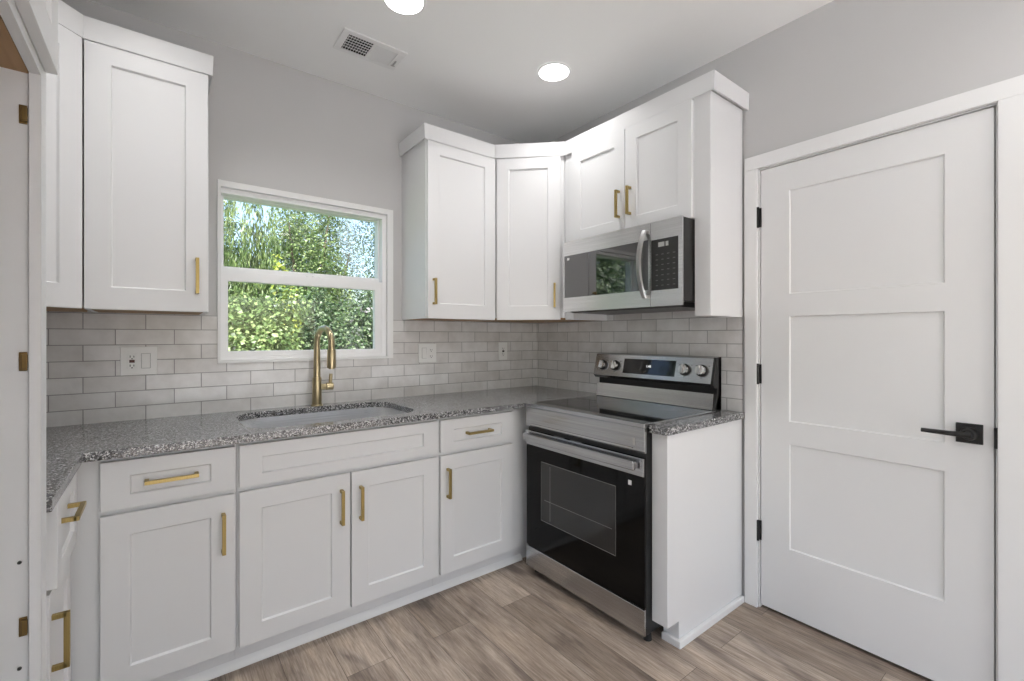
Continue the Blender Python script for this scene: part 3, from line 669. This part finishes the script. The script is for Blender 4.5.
# bowed vertical handle
pts = []
for k in range(15):
    f_ = k/14; z_ = .040+f_*.325; pts.append((gx-.026, -mf-.010-.048*math.sin(math.pi*f_)**.8, z_))
t = bmesh.new(); rr = []
for i, p in enumerate(pts):
    wd = .0125; th = .0065
    rr.append([t.verts.new((p[0]+a*wd, p[1]+b_*th, p[2])) for a, b_ in ((-1, .4), (-.75, -1), (.75, -1), (1, .4), (.8, 1), (-.8, 1))])
for i in range(len(rr)-1):
    for k in range(6): t.faces.new([rr[i][k], rr[i][(k+1) % 6], rr[i+1][(k+1) % 6], rr[i+1][k]])
t.faces.new(rr[0][::-1]); t.faces.new(rr[-1]); bmesh.ops.recalc_face_normals(t, faces=t.faces[:])
mm = MB(); mm.add(t); mm.box(gx-.037, gx-.015, -mf-.014, -mf, .040, .056); mm.box(gx-.037, gx-.015, -mf-.014, -mf, .349, .365)
mm.build('handle', 'steelv', md_, smooth=True)

# ------------------------------------------------------------------ outlets on the tile
def receptacle(m2, m3, x, gf):
    pass
def plate(label, x0, x1, z0, z1, kinds, cat='outlet'):
    o = thing('wall_outlet', label, cat, ((x0+x1)/2, -.0083, (z0+z1)/2), 0, 'outlets on the backsplash'); w_, h_ = x1-x0, z1-z0
    MB().box(-w_/2, w_/2, -.006, 0, -h_/2, h_/2, .002, 2).build('cover_plate', 'plate', o)
    n = len(kinds)
    for i, k in enumerate(kinds):
        cx = (i-(n-1)/2)*.047
        dv = MB().box(cx-.0165, cx+.0165, -.0085, -.006, -.033, .033, .001).build('rocker_switch' if k == 'switch' else 'receptacle', 'plateg' if k == 'switch' else 'plate', o)
        if k == 'switch':
            m = MB(); m.prism([(-.0085, -.031), (-.0125, -.031), (-.0088, .0), (-.0085, .031)], cx-.0145, cx+.0145, YX); m.build('paddle', 'plate', dv)
        else:
            for s in (-1, 1):
                MB().box(cx-.0075, cx-.0050, -.0088, -.0084, s*.0195-.004, s*.0195+.005).build('slot', 'slot', dv)
                MB().box(cx+.0050, cx+.0075, -.0088, -.0084, s*.0195-.004, s*.0195+.004).build('slot', 'slot', dv)
                MB().cyl((cx, -.0088, s*.0195-.0095), (cx, -.0084, s*.0195-.0095), .0025, n=12).build('slot', 'slot', dv)
            if k != 'plain':
                m = MB(); m.box(cx-.009, cx+.009, -.0096, -.0084, -.0068, .0055, .0005); m.build('test_button', 'brown' if k == 'gfci' else 'slot', dv)
    return o
plate('white two-gang plate with outlet and rocker switch on the tile left of the window', -2.368, -2.243, 1.102, 1.226, ['gfci', 'switch'])
plate('white two-gang plate right of the window, left of the single outlet', -.970, -.848, 1.110, 1.227, ['switch', 'plain'])
plate('white single-gang outlet nearest the tiled corner under the diagonal cabinet', -.360, -.286, 1.108, 1.230, ['gfcib'])

# ------------------------------------------------------------------ ceiling fittings
LG = 'recessed ceiling lights'
proto = thing('recessed_light', 'round recessed ceiling light nearest the corner cabinets', 'ceiling light', (-.575, -.809, ZC), 0, LG)
t = bmesh.new(); rings = []
for (r_, z) in ((.090, -.0005), (.088, -.004), (.080, -.005), (.077, -.0035)):
    rings.append([t.verts.new((r_*math.cos(2*math.pi*k/48), r_*math.sin(2*math.pi*k/48), z)) for k in range(48)])
for i in range(3):
    for k in range(48): t.faces.new([rings[i][k], rings[i][(k+1) % 48], rings[i+1][(k+1) % 48], rings[i+1][k]])
bmesh.ops.recalc_face_normals(t, faces=t.faces[:])
mm = MB(); mm.add(t); mm.build('trim_ring', 'trim', proto, smooth=True)
mm = MB(); mm.cyl((0, 0, -.0045), (0, 0, -.002), .079, n=48); lens = mm.build('lens', 'lens', proto); lens['label'] = 'glowing lens'
for (x, y, lb) in ((-2.275, -.808, 'added unseen recessed light above the left wall cabinets'), (-1.425, -.808, 'round recessed ceiling light cut by the top of the picture, above the vent'), (-.60, -2.55, 'added unseen recessed light near the interior door'), (-1.75, -2.75, 'added unseen recessed light in the middle of the room'), (-.9, -4.1, 'added unseen recessed light near the added rear window'), (-2.2, -4.1, 'added unseen recessed light at the rear left')):  # all except the one above the vent are unseen, added for fill light
    c = proto.copy(); C.objects.link(c); c.location = (x, y, ZC); c['label'] = lb
    for ch in proto.children:
        d_ = ch.copy(); C.objects.link(d_); d_.parent = c
ll = bpy.data.lights.new('downlight_beam', 'AREA'); ll.shape = 'DISK'; ll.size = .15; ll.energy = LAMP; ll.spread = R(SPREAD); ll.color = (1, .995, .99)
for f_ in [o for o in list(C.objects) if o.name.startswith('recessed_light')]:
    ld = ll.copy(); ld.energy = LAMP if f_.location.y > -1.5 else LAMP_REAR
    lo_ = bpy.data.objects.new('downlight_beam', ld); C.objects.link(lo_); lo_.parent = f_; lo_.location = (0, 0, -.0055)
vt = thing('ceiling_vent', 'white rectangular air register in the ceiling near the window', 'vent', (-1.4145, -.3985, ZC))
m = MB(); ringplate_z = lambda: None
a, b_ = .154, .0895
m.box(-a, a, -b_, -b_+.028, -.007, 0); m.box(-a, a, b_-.022, b_, -.007, 0); m.box(-a, -a+.030, -b_+.028, b_-.022, -.007, 0); m.box(a-.040, a, -b_+.028, b_-.022, -.007, 0); m.box(-.006, .006, -b_+.028, b_-.022, -.006, 0)
m.build('vent_frame', 'trim', vt, bevel=.0015)
MB().box(-a+.030, a-.040, -b_+.028, b_-.022, -.0008, -.0002).build('duct', 'void', vt)
def tilted(m, x, y0, y1, ang, w_=.010, t_=.0007):
    m.box(-w_/2, w_/2, y0, y1, -t_/2, t_/2, mat=Matrix.Translation((x, 0, -.004)) @ Matrix.Rotation(ang, 4, 'Y'))
m = MB()
for k in range(9): tilted(m, -a+.036+k*.0127, -b_+.028, b_-.022, R(-52), .0075)
for k in range(5): m.box(-a+.030, -.006, -b_+.045+k*.021, -b_+.0475+k*.021, -.0055, -.003)
m.build('louver', 'trim', vt)
m = MB()
for k in range(10): tilted(m, .012+k*.0105, -b_+.028, b_-.022, R(25), .0115)
m.build('louver', 'trim', vt)
m = MB(); m.box(a-.026, a-.020, .0, .045, -.012, -.006); m.box(a-.033, a-.013, .040, .046, -.012, -.009); m.build('damper_lever', 'plateg', vt)

# pale concrete patio added out of view to bounce sun onto the ceiling
M['conc'] = paint('pale concrete', (.75, .75, .75), .9, 25, .2)
m = MB(); m.box(-9.5, 3, -13, YB-.16, -.12, -.02); m.box(-9.5, XL-.16, YB-.16, -1.2, -.12, -.02)
struct(m.build('bounce_patio', 'conc'))
# ------------------------------------------------------------------ garden outside the kitchen window
o = struct(MB().box(-30, 30, .3, 40, -.45, -.30).build('ground', 'grass'))
def foliage_mesh(clumps, n, size, seed, droop=0.0, asp=.45):
    rnd = random.Random(seed); vs, fs = [], []
    wts = [c[3]*c[4]*c[5] for c in clumps]; tot = sum(wts)
    for c, wt in zip(clumps, wts):
        cnt = max(10, int(n*wt/tot))
        for _ in range(cnt):
            while True:
                d = Vector((rnd.gauss(0, 1), rnd.gauss(0, 1), rnd.gauss(0, 1)))
                if d.length > 1e-3: break
            d.normalize(); r_ = rnd.random()**.35
            p = Vector((c[0]+d.x*c[3]*r_, c[1]+d.y*c[4]*r_, c[2]+d.z*c[5]*r_))
            nrm = (d*.7+Vector((rnd.uniform(-1, 1), rnd.uniform(-1, 1), rnd.uniform(-.2, 1)))).normalized()
            ax = nrm.cross(Vector((rnd.uniform(-1, 1), rnd.uniform(-1, 1), rnd.uniform(-1, 1)-droop*3)))
            if droop: ax = Vector((rnd.uniform(-.3, .3), rnd.uniform(-.3, .3), -1))
            if ax.length < 1e-3: continue
            ax.normalize(); sd = ax.cross(nrm)
            if sd.length < 1e-3: continue
            sd.normalize(); s = size*rnd.uniform(.6, 1.3); i = len(vs)
            up = sd.cross(ax)
            vs += [p, p+ax*s*.45+sd*s*asp+up*s*.08, p+ax*s, p+ax*s*.45-sd*s*asp+up*s*.08]
            fs += [(i, i+1, i+2), (i, i+2, i+3)]
    me = bpy.data.meshes.new('foliage'); me.from_pydata([tuple(v) for v in vs], [], fs); return me
def plant(name, label, cat, base, clumps, n, size, mat, seed, trunk, group, droop=0, asp=.45):
    r = thing(name, label, cat, base, 0, group)
    me = foliage_mesh(clumps, n, size, seed, droop, asp); me.materials.append(M[mat])
    f = bpy.data.objects.new('foliage', me); C.objects.link(f); f.parent = r
    m = MB(); rnd = random.Random(seed)
    for c in clumps[:(1 if droop else 6)]: m.tube([(0, 0, 0), (c[0]*.35, c[1]*.35, c[2]*.45), (c[0], c[1], c[2])], [trunk, trunk*.7, trunk*.3], n=8)
    m.build('trunk', 'bark', r, smooth=True); return r
def blob(seed, R_, H_, n, z0=.3, sp=.7):
    rnd = random.Random(seed); out = [(0, 0, z0+H_*.5, R_*.75, R_*.7, H_*.5)]
    for _ in range(n):
        a = rnd.uniform(0, 6.28); q = R_*rnd.uniform(.35, sp)
        out.append((q*math.cos(a), q*math.sin(a), z0+H_*rnd.uniform(.15, .95), R_*rnd.uniform(.25, .42), R_*rnd.uniform(.25, .42), H_*rnd.uniform(.12, .22)))
    return out
G = -.30; gr = 'plants in the garden beyond the window'
plant('garden_shrub', 'bright leafy shrub filling the lower left of the window view', 'shrub', (-1.5, 3.2, G), blob(1, .85, 2.0, 14, .1), 15000, .048, 'leafa', 1, .03, gr)
plant('garden_shrub', 'deep green shrub in the lower middle of the window view', 'shrub', (-.2, 3.7, G), blob(2, .74, 2.0, 14, .1), 15000, .044, 'leafb', 2, .03, gr)
plant('garden_shrub', 'pale silvery shrub at the lower right of the window view', 'shrub', (1.05, 4.0, G), blob(3, .48, 1.55, 12, .1), 9000, .045, 'leafc', 3, .025, gr, asp=.25)
plant('garden_tree', 'tree with drooping willow-like strands at the upper left of the window view', 'tree', (-1.25, 7.4, G), [(x_, y_, 3.75+z_, .10, .12, .85) for x_, y_, z_ in ((-.75, 0, .1), (-.45, .2, .35), (-.2, -.1, .1), (.08, .2, .4), (.32, 0, .0), (.55, .3, .3), (.8, 0, -.2), (-1.0, .2, -.1))]+[(.0, .5, 2.5, .9, .5, .9), (.72, .3, 3.1, .22, .2, .9), (.5, .5, 3.0, .3, .2, .9)], 13000, .13, 'leafa', 4, .06, gr, droop=1, asp=.10)
plant('garden_tree', 'light green tree across the middle of the upper window pane', 'tree', (.5, 8.9, G), blob(5, 1.1, 4.2, 22, .8), 22000, .066, 'leafa', 5, .06, gr, asp=.30)
plant('garden_tree', 'dark green tree at the upper right of the window view', 'tree', (2.9, 9.4, G), blob(6, 1.15, 4.3, 20, .6), 20000, .060, 'leafb', 6, .06, gr, asp=.35)
plant('garden_shrub', 'yellow green bush glowing among the trees in the window view', 'shrub', (-.75, 4.9, G), blob(7, .32, 2.5, 8, .1), 1500, .075, 'leafd', 7, .025, gr)
plant('garden_tree', 'pale feathery tree standing behind the others in the window view', 'tree', (2.0, 12.9, G), blob(8, 1.9, 5.4, 22, .8), 16000, .09, 'leafc', 8, .1, gr, asp=.20)
plant('garden_tree', 'leafy tree far back at the left of the window view', 'tree', (-1.2, 17.4, G), blob(9, 2.3, 7.0, 22, .6), 20000, .10, 'leafa', 9, .1, gr, asp=.3)
plant('garden_tree', 'dark leafy tree far back at the right of the window view', 'tree', (6.2, 13.0, G), blob(10, 1.6, 4.4, 16, .6), 9000, .12, 'leafb', 10, .1, gr, asp=.3)
plant('garden_shrub', 'leafy shrub beyond the left edge of the window, mirrored in the microwave', 'shrub', (-5.1, 3.4, G), blob(11, 1.1, 3.6, 12, .1), 7000, .085, 'leafb', 11, .03, gr)
plant('garden_tree', 'tall light tree beyond the left edge of the window, mirrored in the microwave', 'tree', (-8.2, 4.6, G), blob(12, 1.6, 4.6, 14, .3), 8000, .11, 'leafc', 12, .08, gr)
plant('garden_shrub', 'rounded green shrub just beyond the left edge of the kitchen window', 'shrub', (-3.25, 4.1, G), blob(13, .8, 3.0, 14, .1), 9000, .065, 'leafb', 13, .03, gr)
sh = thing('garden_shed', 'grey shed with a low roof half hidden by leaves outside the window', 'shed', (2.5, 5.45, G))
MB().box(-1.75, -.3, -.5, .45, 0, 1.80).build('wall', 'siding', sh)
MB().prism([(-.65, 1.76), (.05, 2.02), (.75, 1.76), (.75, 1.82), (.05, 2.09), (-.65, 1.82)], -1.9, -.2, YX).build('roof', 'shingle', sh)
